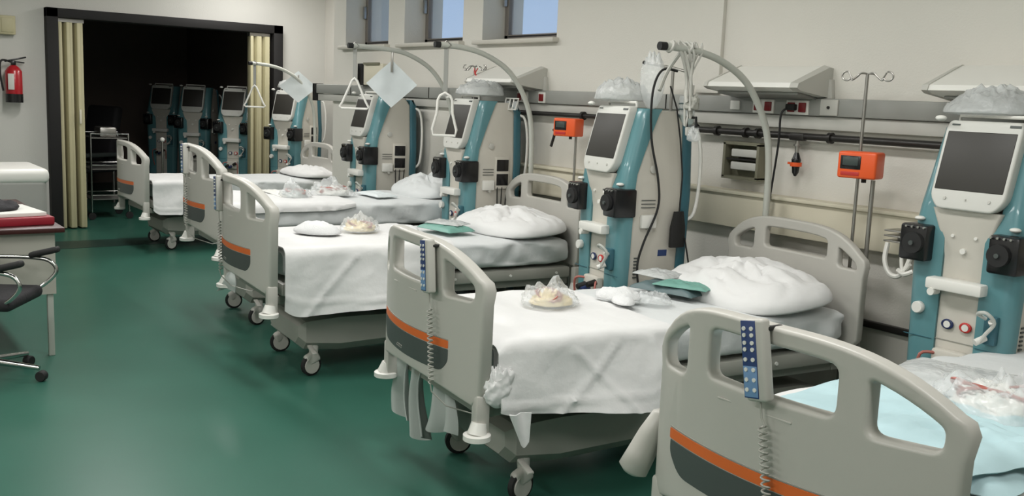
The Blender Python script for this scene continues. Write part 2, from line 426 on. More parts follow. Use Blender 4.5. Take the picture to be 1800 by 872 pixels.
def make_bed():
    root = empty('hospital_bed', (0, 0, 0), 0, 'bed', 'bed')
    holes = [hole(-.45, -.33, .91, .048, .035), hole(-.225, .19, .94, .05, .03), hole(.27, .435, .915, .05, .03)]
    fb = plate([FOOT]+holes, .0275, .012, bowf, 26, .49, 3).build('footboard', 'bed', root, 50)
    # stripe and panel decals, thin plates on the outer face
    off = -.0275
    st = plate([roundpoly([(-.39, .703), (.31, .703), (.31, .735), (-.39, .735)], .004, 2)], .0025, .0005, lambda x: bowf(x)+off, 26, .49, 0)
    st.build('orange_stripe', 'orange', fb, 30)
    pn = plate([roundpoly([(-.385, .70), (-.385, .66), (-.33, .605), (.27, .605), (.31, .65), (.31, .70)], [.002, .02, .06, .05, .02, .002], 5)], .0025, .0005, lambda x: bowf(x)+off, 26, .49, 0)
    pn.build('dark_panel', 'panel', fb, 30)
    ru = plate([roundpoly([(-.39, .7365), (.31, .7365), (.31, .7405), (-.39, .7405)], .001, 1)], .0022, .0004, lambda x: bowf(x)+off, 26, .49, 0)
    ru.build('edge_line', 'cover', fb, 30)
    for x0 in (-.13, .04): MB().box((x0, bowf(x0)-.0265, .895), (.08, .004, .005), bev=.001).build('groove', 'bed', fb)
    for q_ in range(3):
        x0 = -.10+.022*q_; MB().tube([(x0+.009*math.cos(t), bowf(x0)-.031, .628+.006*math.sin(t)) for t in [k*PI/5 for k in range(10)]], .0012, 5, closed=True).build('emblem', 'frame', fb)
    # headboard
    hb = plate([board_outline(1.12, .97, .55, .55)]+[hole(-.43, -.30, .93, .07, .025), hole(-.22, .22, .955, .065, .025), hole(.30, .43, .93, .07, .025)], .022, .010, lambda x: 2.05-bowf(x)*.3, 26, .49, 2)
    hb.build('headboard', 'bed', root, 50)
    # mattress platform
    pf = MB().box((0, 1.03, .515), (.88, 1.96, .075), bev=.015)
    pf = pf.build('mattress_platform', 'frame', root)
    for y in (.35, .75, 1.15, 1.55, 1.9):
        for s in (-1, 1): MB().disc((s*.443, y, .515), (1, 0, 0), .009, .008, 8).build('bolt', 'white', pf)
    mb = MB()
    for s in (-1, 1): mb.box((s*.36, 1.03, .45), (.045, 1.98, .05), bev=.006)
    mb.box((0, .06, .45), (.78, .05, .05), bev=.006).box((0, 2.0, .45), (.78, .05, .05), bev=.006)
    mb.build('side_frame', 'cover', root)
    for s in (-1, 1):
        for y, yy in ((-.012, 0), (2.05, 1)):
            ps = MB().box((s*.455, y, .47), (.055, .06, .16), bev=.012); ps.build('corner_post', 'bed', root)
            MB().disc((s*.47, y-.02 if not yy else y+.02, .385), (0, 0, 1), .055, .028, 20, .3).cyl((s*.47, y-.02, .395), (s*.465, y-.01, .44), .04, .03, 14).build('bumper', 'white', root)
    # lower: chassis cover, lift mechanism, casters
    def sec(y, x, z0, z1, b=.05):
        return [(-x, y, z1), (x, y, z1), (x+.005, y, z0+b), (x-b, y, z0), (-x+b, y, z0), (-x-.005, y, z0+b)]
    MB().loft([sec(.20, .28, .19, .30), sec(.24, .31, .155, .33), sec(.45, .315, .135, .345), sec(1.1, .30, .15, .335), sec(1.85, .31, .14, .33), sec(2.0, .28, .19, .30)]).build('chassis_cover', 'cover', root, 30)
    mb = MB()
    for y0, y1 in ((.45, .95), (1.75, 1.25)):
        for s in (-1, 1): mb.tube([(s*.2, y0, .33), (s*.2, y1, .47)], .022, 8)
        mb.tube([(-.22, (y0+y1)/2, .40), (.22, (y0+y1)/2, .40)], .018, 8)
    mb.box((0, 1.1, .41), (.16, .5, .1), bev=.01)
    mb.build('lift_mechanism', 'blackp', root)
    for s in (-1, 1):
        for y in (.30, 1.84):
            c = MB(); c.tube([(s*.27, y, .17), (s*.285, y-.005, .13)], [.03, .026], 12)
            c.box((s*.30, y-.02, .105), (.055, .09, .07), rot=(.5, 0, 0), bev=.02, seg=3)
            co = c.build('caster', 'bed', root)
            MB().disc((s*.30, y-.025, .0635), (1, .25*s, 0), .0635, .032, 22, .2).build('wheel', 'rubber', co)
            for q in (-.018, .018): MB().disc((s*.30+q, y-.025, .0635), (1, .25*s, 0), .048, .012, 20).build('wheel_cover', 'bed', co)
    for s in (-1, 1): MB().box((s*.36, .26, .17), (.10, .03, .012), rot=(0, s*.3, 0), bev=.004).build('brake_pedal', 'bed', root)
    return root
UPPER = {'footboard', 'headboard', 'mattress_platform', 'side_frame', 'corner_post', 'bumper'}
BEDS = {1: (-1.583, 2.12, .012, 0.0), 2: (-3.474, 2.149, -.115, -.01), 3: (-5.58, 2.14, -.09, .04), 4: (-6.93, 2.33, -.08, .14), 5: (-10.4, 2.75, .0, -.03)}
BLAB = {1: 'nearest hospital bed at lower right, its footboard filling the corner', 2: 'second hospital bed from the front, its large footboard standing in mid picture',
        3: 'third hospital bed from the front, its white blanket hanging above a lone caster', 4: 'fourth hospital bed from the front, partly hidden behind the third footboard', 5: 'farthest hospital bed, standing just before the dark doorway'}
bed0 = make_bed()
BR = {}
for i in (1, 2, 3, 4, 5):
    o = bed0 if i == 1 else copy_tree(bed0)
    X, Y, a, d = BEDS[i]
    o.location = (X, Y, 0); o.rotation_euler[2] = a; o['label'] = BLAB[i]; o['group'] = 'grey dialysis beds in a row along the wall'
    for ch in o.children:
        if ch.name.split('.')[0] in UPPER: ch.location = (0, 0, d)
    BR[i] = o
sp_ = MB().cyl((-.505, .03, .36), (-.505, .03, .655), .017, n=12).box((-.50, .03, .69), (.05, .05, .045), bev=.015).build('side_post', 'frame', BR[1])
def BL(i, x, y, z):
    X, Y, a, d = BEDS[i]; c, s = math.cos(a), math.sin(a)
    return (X+c*x-s*y, Y+s*x+c*y, z+d)
def place(o, i, x=0, y=0, z=0, rz=0):
    o.location = BL(i, x, y, z); o.rotation_euler[2] = BEDS[i][2]+rz; return o

# ------------------------------------------------------------------ mattress, blanket, pillow
ORD = {1: 'nearest', 2: 'second', 3: 'third', 4: 'fourth', 5: 'farthest'}
MT = .745
def mattress(i, m='sheet2'):
    def f(u, v):
        # u around the cross-section, v along y
        y = .07+v*1.94
        a = -PI/2+2*PI*u
        e = .18
        ca, sa = math.cos(a), math.sin(a)
        hw = .44; hh = .088
        endf = 1-.10*(abs(2*v-1)**14)
        x = hw*math.copysign(abs(ca)**e, ca)*endf; z = hh*math.copysign(abs(sa)**.35, sa)*(1-.25*(abs(2*v-1)**18))
        p = (x, y, z+i*5)
        w = 0
        if abs(x) > .40: w = (1+1.6*max(0, min(1, (y-(1.15 if i < 4 else .95))*5)))*(.007*math.sin(y*9+z*25+i*2)+.012*nz(p, 6, i)+.008*nz(p, 14, i))
        x += math.copysign(w, x)
        if z > 0: z += .006*fbm((x, y, 0), 4, i)
        return Vector((x, y, z+.655))
    mb = MB().grid(f, 56, 60)
    bmesh.ops.remove_doubles(mb.bm, verts=mb.bm.verts[:], dist=1e-4)
    e = [x for x in mb.bm.edges if x.is_boundary]
    bmesh.ops.holes_fill(mb.bm, edges=e)
    o = mb.build('mattress', m, smooth=60)
    tag(o, 'mattress under a fitted white sheet on the %s bed' % (ORD[i] if i in (1, 5) else ORD[i]+' nearest'), 'mattress', 'mattresses on the beds')
    return place(o, i)
CRE = [((.35, .9), (.75, -.6), (.95, .3)), ((.30, .5), (.62, 1.2), (.80, -.8)), ((.45, 1.1), (.55, -1.0), (.85, -.4))]
def blanket(i, y0, y1, xl, hem, name='blanket', m='sheet', label='', flare=.06, skew=0.0, lift=.012, dropl=0.0, footdrop=0.0):
    top = MT+lift
    def f(u, v):
        y = y0+(y1-y0)*v
        q_ = 0
        # arc length parameter: from left x=-xl across the top to the right edge and down
        drop = top-hem+skew*(v-.5)
        Lt = xl+.472; L = dropl+Lt+drop; s = u*L-dropl
        r = .05
        X0 = .472
        if s < 0: x = -xl-.01; z = top+s
        elif s < Lt-r: x = -xl+s; z = top
        elif s < Lt+r*.6:
            t = (s-(Lt-r))/(r*1.6); a = t*PI/2; x = -xl+Lt-r+math.sin(a)*r; z = top-(1-math.cos(a))*r
        else:
            q = q_ = (s-(Lt+r*.6)); x = .472+flare*(q/.35)**1.2*(.5+.8*v if v < .6 else 1); z = top-r-q
            x += .028*(q/.3)*math.sin(v*7+q*3+i)+.02*min(1, q/.15)*nz((v*2, q*2, 0), 2.2, i)
        if q_ > 0: x += .010*math.exp(-((hem+.035-z)/.008)**2) + .011*sum(math.exp(-(((y-a_)-(z-.55)*b_)/.016)**2) for a_, b_ in CRE[i % 3])
        z += .006*fbm((x*.8, y, 0), 4, i+3) if s < Lt else .008*nz((x, y, z), 5, i)
        x += .006*fbm((z*1.2, y, x), 6, i+5)
        # foot end sagging towards the board
        if v < .08 and footdrop: z -= footdrop*(1-v/.08)**2
        # rounded far corner of the hem
        if s > Lt and v > .8: z += (v-.8)/.2*(v-.8)/.2*(top-z)*.35
        if s > Lt and v < .10: z += (1-v/.10)**2*(top-z)*.12
        return Vector((x, y, z))
    o = MB().grid(f, 70, 60).build(name, m, smooth=70, solid=.008)
    tag(o, label, 'blanket'); return place(o, i)
def pillow(i, x, y, z, w, d, h, rz=0, tilt=0, seed=0, m='sheet', label=''):
    def f(co):
        X, Y, Z = co
        # superellipse with pinched corners
        a = math.atan2(Y, X); r = math.hypot(X, Y)
        sq = (abs(math.cos(a))**3+abs(math.sin(a))**3)**(-1/3.)
        X2, Y2 = X*sq, Y*sq
        k = 1+.0*r
        Z2 = math.copysign(abs(Z)**.85, Z)*(1-.35*max(0, (sq-1)*4))
        n = fbm((X*1.4, Y*1.4, Z*.5), 2.2, seed)*.16+nz((X, Y*3, 0), 2.5, seed+9)*.08
        cre = abs(nz((X+.3*Y, Y-.2*X, 0), 2.6, seed+4)); n += .08-.24*math.exp(-(cre/.07)**2)*(1-abs(X)*.4)
        Z3 = Z2*(1+n) if Z > 0 else Z2*.35
        return Vector((X2*w/2, Y2*d/2*(1+.04*nz((X, Y, 0), 2, seed)), Z3*h))
    mb = MB().sphere((0, 0, 0), 1, u=80, v=44, f=f)
    hem = [((w/2*.97)*math.copysign(abs(math.cos(t))**.6, math.cos(t)), (d/2*.97)*math.copysign(abs(math.sin(t))**.6, math.sin(t)), .01) for t in [2*PI*k/60 for k in range(60)]]
    o = mb.build('pillow', m, smooth=80)
    tag(o, label, 'pillow', None); place(o, i, x, y, z, rz); o.rotation_euler[0] = tilt; return o
for i in (1, 2, 3, 4, 5): mattress(i)
blanket(2, .0+.05, .90, .40, .455, label='large white blanket hanging over the side of the second nearest bed', flare=.09, skew=.06, footdrop=.02)
blanket(3, .06, 1.12, .40, .405, label='smooth white blanket draped over the side of the third nearest bed', flare=.05, skew=-.06)
blanket(5, .05, .75, .40, .44, label='white blanket hanging over the side of the farthest bed', flare=.06)
blanket(4, .05, .95, .40, .71, label='short white blanket across the foot of the fourth nearest bed', flare=.01)
blanket(1, .05, .9, .40, .60, label='white sheet under the pale blue pads on the nearest bed', flare=.02)
PZ = MT+.015
pillow(2, .03, 1.70, PZ+.02, .92, .60, .14, -.05, .12, 3, label='big crumpled white pillow at the head of the second nearest bed')
pillow(3, .05, 1.76, PZ+.02, .88, .56, .125, .06, .08, 5, label='white pillow with a peaked corner on the third nearest bed')
pillow(4, .0, 1.76, PZ+.02, .74, .48, .12, 0, .15, 8, 'sheet2', label='pale pillow on the fourth nearest bed')
pillow(5, .02, 1.90, PZ+.01, .86, .48, .09, 0, 0, 11, label='flat white pillow on the farthest bed')

# crumpled packets
def lump(name, m, sx, sy, sz, seed, label, cat, rough=.35, u=56, v=34, parent=None, fr=2.2, flat=.25):
    def f(co):
        n = (nz(co, fr*.7, seed)*.7+.5*abs(nz(co, fr*1.3, seed+1))-.1+.16*nz(co, fr*3, seed+2))*rough*(.35+.65*max(0, min(1, co.z*2.2)) if flat < .5 else 1)
        r = 1+n
        z = co.z*(r if co.z > 0 else flat)
        if fr == 2.6:
            q = max(-.25, n); t_ = max(0, co.z)
            return Vector((co.x*sx*(1+.28*q), co.y*sy*(1+.28*q), co.z*sz*((1+1.5*q*t_+.45*math.exp(-((co.x-.2)**2+co.y**2)*6)) if co.z > 0 else flat)))
        return Vector((co.x*r*sx, co.y*r*sy, z*sz*(1+.4*nz(co, 6, seed) if co.z > 0 else 1)))
    o = MB().sphere((0, 0, 0), 1, u=u, v=v, f=f).build(name, m, parent, smooth=75)
    if label: tag(o, label, cat)
    return o
def kit(i, x, y, z, sc, seed, lab, body='yellow'):
    """clear bag with tubing kit inside"""
    root = empty('tubing_kit_bag', (0, 0, 0), 0, lab, 'plastic bag'); place(root, i, x, y, z, seed*.7)
    lump('bag_film', 'plastic', .15*sc, .12*sc, .062*sc, seed, None, None, 1.1, 64, 40, root, 2.6)
    lump('kit_contents', body, .105*sc, .09*sc, .044*sc, seed+3, None, None, .45, parent=root)
    mb = MB()
    for k in range(3):
        pts = [(.085*sc*math.cos(t+k)*(1-.1*k), .07*sc*math.sin(t*1.3+k), .03*sc+.018*sc*math.sin(2*t+k)) for t in [j*.45 for j in range(14)]]
        mb.tube(catmull(pts, 3), .0035*sc, 6)
    mb.build('tube', 'pink', root)
    return root
def pack(i, x, y, z, sc, seed, lab, m='towel', rz=0, cat='gauze pack', size=(.11, .07, .045)):
    o = lump('gauze_pack', m, size[0]*sc, size[1]*sc, size[2]*sc, seed, lab, cat, .22, 24, 14, fr=1.8)
    for v in o.data.vertices:
        for k, w in enumerate((.85, .85, .9)):
            pass
    return place(o, i, x, y, z, rz)
def wrapflat(i, x, y, z, w, d, h, seed, lab, m='green', rz=0, cat='wrapped pack', name='wrapped_pack'):
    mb = MB()
    def f(u, v):
        X, Y = (u-.5), (v-.5)
        edge = max(abs(X), abs(Y))*2
        zz = h*(1-edge**6)+(.022 if m == 'bluepad' else .012)*fbm((X*3, Y*3, 0), 2.4, seed)*(1.2-edge)
        return Vector((X*w*(1+.05*nz((Y*3, 0, 0), 2, seed)), Y*d*(1+.05*nz((X*3, 1, 0), 2, seed)), max(.001, zz)))
    mb.grid(f, 26, 22)
    o = mb.build(name, m, smooth=50, solid=.004); tag(o, lab, cat); return place(o, i, x, y, z, rz)
TZ = MT+.028
kit(2, -.05, .60, TZ, 1.05, 3, 'clear bag with yellowish tubing kit on the white blanket of the second nearest bed')
pack(2, -.04, .97, TZ, 1.0, 4, 'small white gauze pack on the blanket right of the clear tubing bag', rz=.9)
pack(2, .06, .93, TZ, .75, 9, 'lesser white gauze pack lying against the larger one', rz=-.4)
lump_ = place(lump('plastic_bag', 'plastic', .10, .08, .04, 12, 'empty clear bag lying flat beside the gauze packs on the second nearest bed', 'plastic bag', .5), 2, .04, 1.12, TZ-.01)
w_ = wrapflat(2, -.11, 1.34, TZ+.0, .36, .20, .035, 2, 'flat teal and grey wrapped pack against the pillow of the second nearest bed', 'dgreen', .35)
wrapflat(2, -.03, 1.36, TZ+.035, .28, .15, .016, 6, 'small green wrapped pack lying on the grey one by the big pillow', 'green', .5)
wrapflat(2, -.28, 1.40, TZ+.045, .22, .18, .02, 13, 'crinkled clear film pack left of the big pillow', 'filmthin', .2)
pack(3, -.02, .42, TZ, 1.35, 21, 'folded white towel pack nearest the handset on the third nearest bed', rz=.9)
kit(3, -.08, .72, TZ, 1.05, 22, 'clear bag with beige tubing kit behind the white pack on the third nearest bed')
pack(3, -.05, 1.02, TZ, 1.0, 24, 'flat white packet between tubing bag and green pack on the third nearest bed', rz=.2, size=(.13, .07, .022))
wrapflat(3, .04, 1.28, TZ, .34, .22, .03, 25, 'green wrapped pack near the pillow on the third nearest bed', 'green', .2)
wrapflat(3, .02, 1.30, TZ+.035, .26, .16, .018, 26, 'crinkled clear film packet lying on the green pack of the third bed', 'filmthin', .5)
kit(4, .10, .62, TZ-.01, 1.0, 31, 'clear bag with grey tubing kit on the fourth nearest bed', 'greycloth')
kit(4, .0, .95, TZ-.01, 1.15, 33, 'clear crumpled bag behind the grey tubing kit on the fourth nearest bed', 'paper')
wrapflat(4, .08, 1.28, TZ-.015, .34, .18, .02, 35, 'flat pale wrapped pack near the pillow of the fourth nearest bed', 'bpaper', .1)
wrapflat(4, -.10, .55, TZ-.01, .5, .12, .01, 37, 'narrow folded white cloth strip on the fourth nearest bed', 'paper', .0)
# nearest bed: blue pads and clear bundle
wrapflat(1, .06, .46, TZ, .80, .70, .055, 41, 'large folded pale blue pad seen through the nearest footboard', 'bluepad', .1, 'pad', 'absorbent_pad')
wrapflat(1, .26, .34, TZ+.045, .40, .40, .035, 43, 'second pale blue pad on top at the right of the nearest bed', 'bluepad', -.2, 'pad', 'absorbent_pad')
kit(1, .16, .78, TZ+.03, 1.5, 44, 'large clear bag with tubing kit behind the blue pads on the nearest bed', 'paper')
wrapflat(1, -.1, 1.05, TZ, .5, .34, .05, 46, 'crumpled clear film sheet towards the head of the nearest bed', 'filmthin', .3)

# towels hanging under the left foot corners and the white towel tip of bed two
def hang(i, x, y, z0, z1, w, seed, label, m='greycloth', rz=0, name='hanging_cloth', sway=.03, taper=.3):
    def f(u, v):
        z = z0+(z1-z0)*v
        ww = w*(1-taper+taper*2*abs(v-.3))
        X = (u-.5)*ww + .02*math.sin(v*5+seed)
        Y = .028*math.sin(u*9+seed)*(.4+v)+sway*v*math.sin(seed)
        z += .03*math.sin(u*5+seed)*v
        return Vector((X, Y, z))
    o = MB().grid(f, 26, 20).build(name, m, smooth=70, solid=.005); tag(o, label, 'cloth'); return place(o, i, x, y, 0, rz)
hang(2, -.44, .02, .50, .20, .20, 1, 'grey white cloth hanging at the far left foot corner of the second bed')
hang(2, -.28, .04, .50, .14, .16, 2.2, 'grey cloth hanging lowest under the footboard of the second bed')
hang(2, -.08, .10, .50, .22, .24, 3.7, 'dim grey cloth hanging furthest right under the footboard of the second bed')
hang(3, -.46, .0, .52, .36, .14, 5, 'white cloth corner hanging at the left of the third footboard')
o = MB().tube([(-.50, .02, .74), (-.505, .01, .725), (-.525, -.01, .66), (-.54, -.03, .60), (-.555, -.05, .545), (-.558, -.052, .535)], [.012, .03, .040, .045, .048, .030], 20).build('rolled_cloth', 'bed', smooth=80)
tag(o, 'rolled pale cloth sticking out left of the nearest footboard', 'cloth'); place(o, 1)
def tip(u, v):
    w = .095*(1-.62*v); return Vector((.012*math.sin(u*7)*(1-v), (u-.5)*w+.03*v, -.13*v-.012*math.sin(u*4)*v))
o = MB().grid(tip, 14, 12).build('cloth_tip', 'sheet', smooth=70, solid=.006); tag(o, 'pointed white cloth tip hanging below the blanket of the second bed', 'cloth'); place(o, 2, .525, .125, .475)

# bunched sheet at board corner of bed two
place(lump('bunched_sheet', 'sheet', .028, .065, .085, 55, 'bunched white sheet fold beside the footboard of the second bed', 'cloth', .6, 56, 36, fr=1.9, flat=.9), 2, .48, .05, .57)

# ------------------------------------------------------------------ hand controls
def make_remote():
    root = empty('hand_control', (0, 0, 0), 0, 'r', 'remote control')
    MB().box((0, 0, -.10), (.067, .036, .215), bev=.010, seg=3).build('control_body', 'bed', root)
    MB().box((-.012, -.0185, -.098), (.046, .003, .20), bev=.001).build('keypad', 'blue', root)
    MB().box((-.012, -.0190, -.155), (.044, .003, .08), bev=.001).build('lower_keypad', 'lblue', root)
    b = MB().disc((0, 0, 0), (0, 1, 0), .0056, .004, 10).build('button', 'white', root)
    k = 0
    for zz in (-.018, -.035, -.055, -.072, -.098, -.124, -.150, -.176):
        for xx in (-.024, 0):
            q = b if k == 0 else b.copy()
            if k: COL.objects.link(q)
            q.location = (xx, -.021, zz); k += 1
    MB().box((.02, .035, -.02), (.03, .06, .012), bev=.004).build('hook', 'rubber', root)
    pts = []
    z = -.208
    pts = [(0, 0, -.205), (0, .0, -.25)]
    for j in range(17*8):
        t = j/8*2*PI; pts.append((.010*math.cos(t), .010*math.sin(t), -.27-.30*j/(17*8)))
    pts += [(0, 0, -.60), (.03, .05, -.66), (.08, .16, -.70), (.10, .3, -.67)]
    MB().tube(pts, .0032, 6).build('coiled_cable', 'frame', root)
    return root
r0 = make_remote()
for n_, (i, x, z, tl) in enumerate(((1, -.035, 1.14, .17), (2, .20, 1.12, .12), (3, -.24, 1.10, .10), (4, .03, 1.13, .05))):
    o = r0 if n_ == 0 else copy_tree(r0)
    place(o, i, x, bowf(x)-.052, z); o.rotation_euler[1] = -tl
    o['label'] = 'blue faced hand control hanging on the footboard of the %s bed' % ('nearest' if i == 1 else ORD[i]+' nearest'); o['group'] = 'hand controls hung on footboards'

# ------------------------------------------------------------------ lifting poles and trapezes
def lifting_pole(i, label, reach=0.0, dz=0.0):
    root = empty('lifting_pole', (0, 0, 0), 0, label, 'pole', 'curved lifting poles at the bed heads'); place(root, i, 0, 0, dz)
    x = -.31
    pts = [(x, 2.135, .53), (x, 2.135, 1.1), (x, 2.125, 1.40), (x, 2.09, 1.57), (x, 2.01, 1.72), (x, 1.90, 1.84), (x, 1.74, 1.925), (x, 1.58, 1.965), (x, 1.40+reach*.7, 1.98), (x, 1.34+reach, 1.98)]
    MB().tube(catmull(pts, 5), .0185, 14).build('pole_tube', 'pole', root)
    MB().tube([(x, 2.135, .45), (x, 2.135, .62)], .028, 14).box((x, 2.11, .5), (.08, .06, .05), bev=.008).build('socket_sleeve', 'frame', root)
    MB().tube([(x, 1.37+reach, 1.98), (x, 1.33+reach, 1.98)], .0215, 14).build('end_cap', 'rubber', root)
    return root
def trapeze(i, label, zt, zb, wide, y=1.40, kind=0, dz=0):
    root = empty('trapeze_handle', (0, 0, 0), 0, label, 'handle', 'trapeze handles hanging from lifting poles'); place(root, i, -.31, y, 1.98+dz)
    root.rotation_euler[2] = BEDS[i][2]+.9
    MB().tube([(0, 0, .028), (.03, 0, 0), (0, 0, -.028), (-.03, 0, 0)], .006, 8, closed=True).build('loop', 'steel', root)
    MB().box((0, 0, (zt)/2-.01), (.030, .006, -zt-.01)).build('strap', 'rail', root)
    w = wide/2
    if kind == 0:
        P = [(0, 0, zt+.02), (.02, 0, zt), (w*.8, 0, zb+.05), (w, 0, zb+.012), (w*.85, 0, zb), (-w*.85, 0, zb), (-w, 0, zb+.012), (-w*.8, 0, zb+.05), (-.02, 0, zt)]
    else:
        P = [(0, 0, zt+.02), (.035, 0, zt), (.05, 0, zt-.03), (.055, 0, zt-.12), (w, 0, zb+.04), (w*.9, 0, zb), (-w*.9, 0, zb), (-w, 0, zb+.04), (-.055, 0, zt-.12), (-.05, 0, zt-.03), (-.035, 0, zt)]
    MB().tube([p for p in P], .0095, 10, closed=True).build('grip', 'white', root)
    return root
lifting_pole(2, 'curved pale lifting pole at the head of the second nearest bed, the largest one')
lifting_pole(3, 'curved pale lifting pole at the head of the third nearest bed, passing below the windows')
lifting_pole(4, 'curved lifting pole of the fourth nearest bed, with the larger paper sheet hung on it', -.15, -.08)
lifting_pole(5, 'curved lifting pole over the farthest bed beside the doorway')
trapeze(3, 'bottle shaped white trapeze handle hanging over the third nearest bed', -.34, -.61, .17, 1.42, 1)
trapeze(4, 'triangular white trapeze handle hanging over the fourth nearest bed', -.27, -.49, .24, 1.24, 0, -.08)
trapeze(5, 'triangular trapeze handle hanging over the farthest bed', -.26, -.48, .24)
# straps wound on the end of bed 2 pole
root = empty('strap_bundle', (0, 0, 0), 0, 'bundle of pale straps wound around the end of the largest lifting pole', 'strap'); place(root, 2, -.31, 1.52, 1.98)
mb = MB()
random.seed(3)
for k in range(7):
    a = random.uniform(-.035, .035); b = random.uniform(-.03, .03); L = random.uniform(.22, .42)
    mb.tube(catmull([(a, -.10+.03*k, .0), (a*.5, -.10+.03*k, .028), (b, -.05+.02*k, -.03), (a+.01, .0+b, -.15), (b*1.2, .02+a, -L), (a*.6, .03+b, -L*.8)], 4), [.009-.0006*k]*21, 6)
mb.build('strap', 'rail2', root)
for y in (-.12, .0): MB().tube([(.024*math.cos(t), y+.01*math.sin(t), .024*math.sin(t)) for t in [k*PI/6 for k in range(12)]], .009, 6, closed=True).build('wrap', 'rail2', root)
MB().tube(catmull([(.0, -.05, -.02), (-.05, -.09, -.12), (-.03, -.15, -.22)], 4), .010, 6).build('loose_strap', 'frame', root)
lump('knot', 'frame', .04, .04, .06, 5, None, None, .6, parent=root).location = (.01, .03, -.30)
MB().tube([(-.03, .04, -.40), (-.03, .04, -.35), (.03, .05, -.35), (.035, .05, -.40)], .008, 8).build('buckle', 'rubber', root)
lump('end_bag', 'plastic', .035, .035, .06, 8, None, None, .3, parent=root).location = (.02, .05, -.46)

# paper sheets hung on the poles
def hung_sheet(i, label, y=1.66, z=1.92, w=.24, h=.24, rot=.9, dx=0, drop=0.0):
    root = empty('hanging_paper', (0, 0, 0), 0, label, 'paper', 'pale paper sheets hung on the lifting poles'); place(root, i, -.31+dx, y, z)
    root.rotation_euler[2] = BEDS[i][2]+rot
    def f(u, v):
        a, b = u-.5, v-.5
        X = (a-b)*w*.9; Z = -(a+b)*h*.95-h*.62-drop
        return Vector((X, .015*math.sin(X*14)+.01*nz((X*9, Z*9, 0), 1, i), Z))
    MB().grid(f, 14, 14).build('sheet_of_paper', 'bpaper', root, 60, solid=.002)
    MB().box((0, 0, -.005-drop*.45), (.02, .012, .05+drop*1.1), bev=.003).build('clip', 'steel', root)
hung_sheet(4, 'large pale paper sheet hanging cornerwise from the lifting pole of the fourth bed', 1.56, 1.86, .23, .20, 1.0, .0, .12)
hung_sheet(5, 'pale paper sheet hanging cornerwise from the lifting pole of the farthest bed', 1.92, 1.86, .24, .19, 1.1)

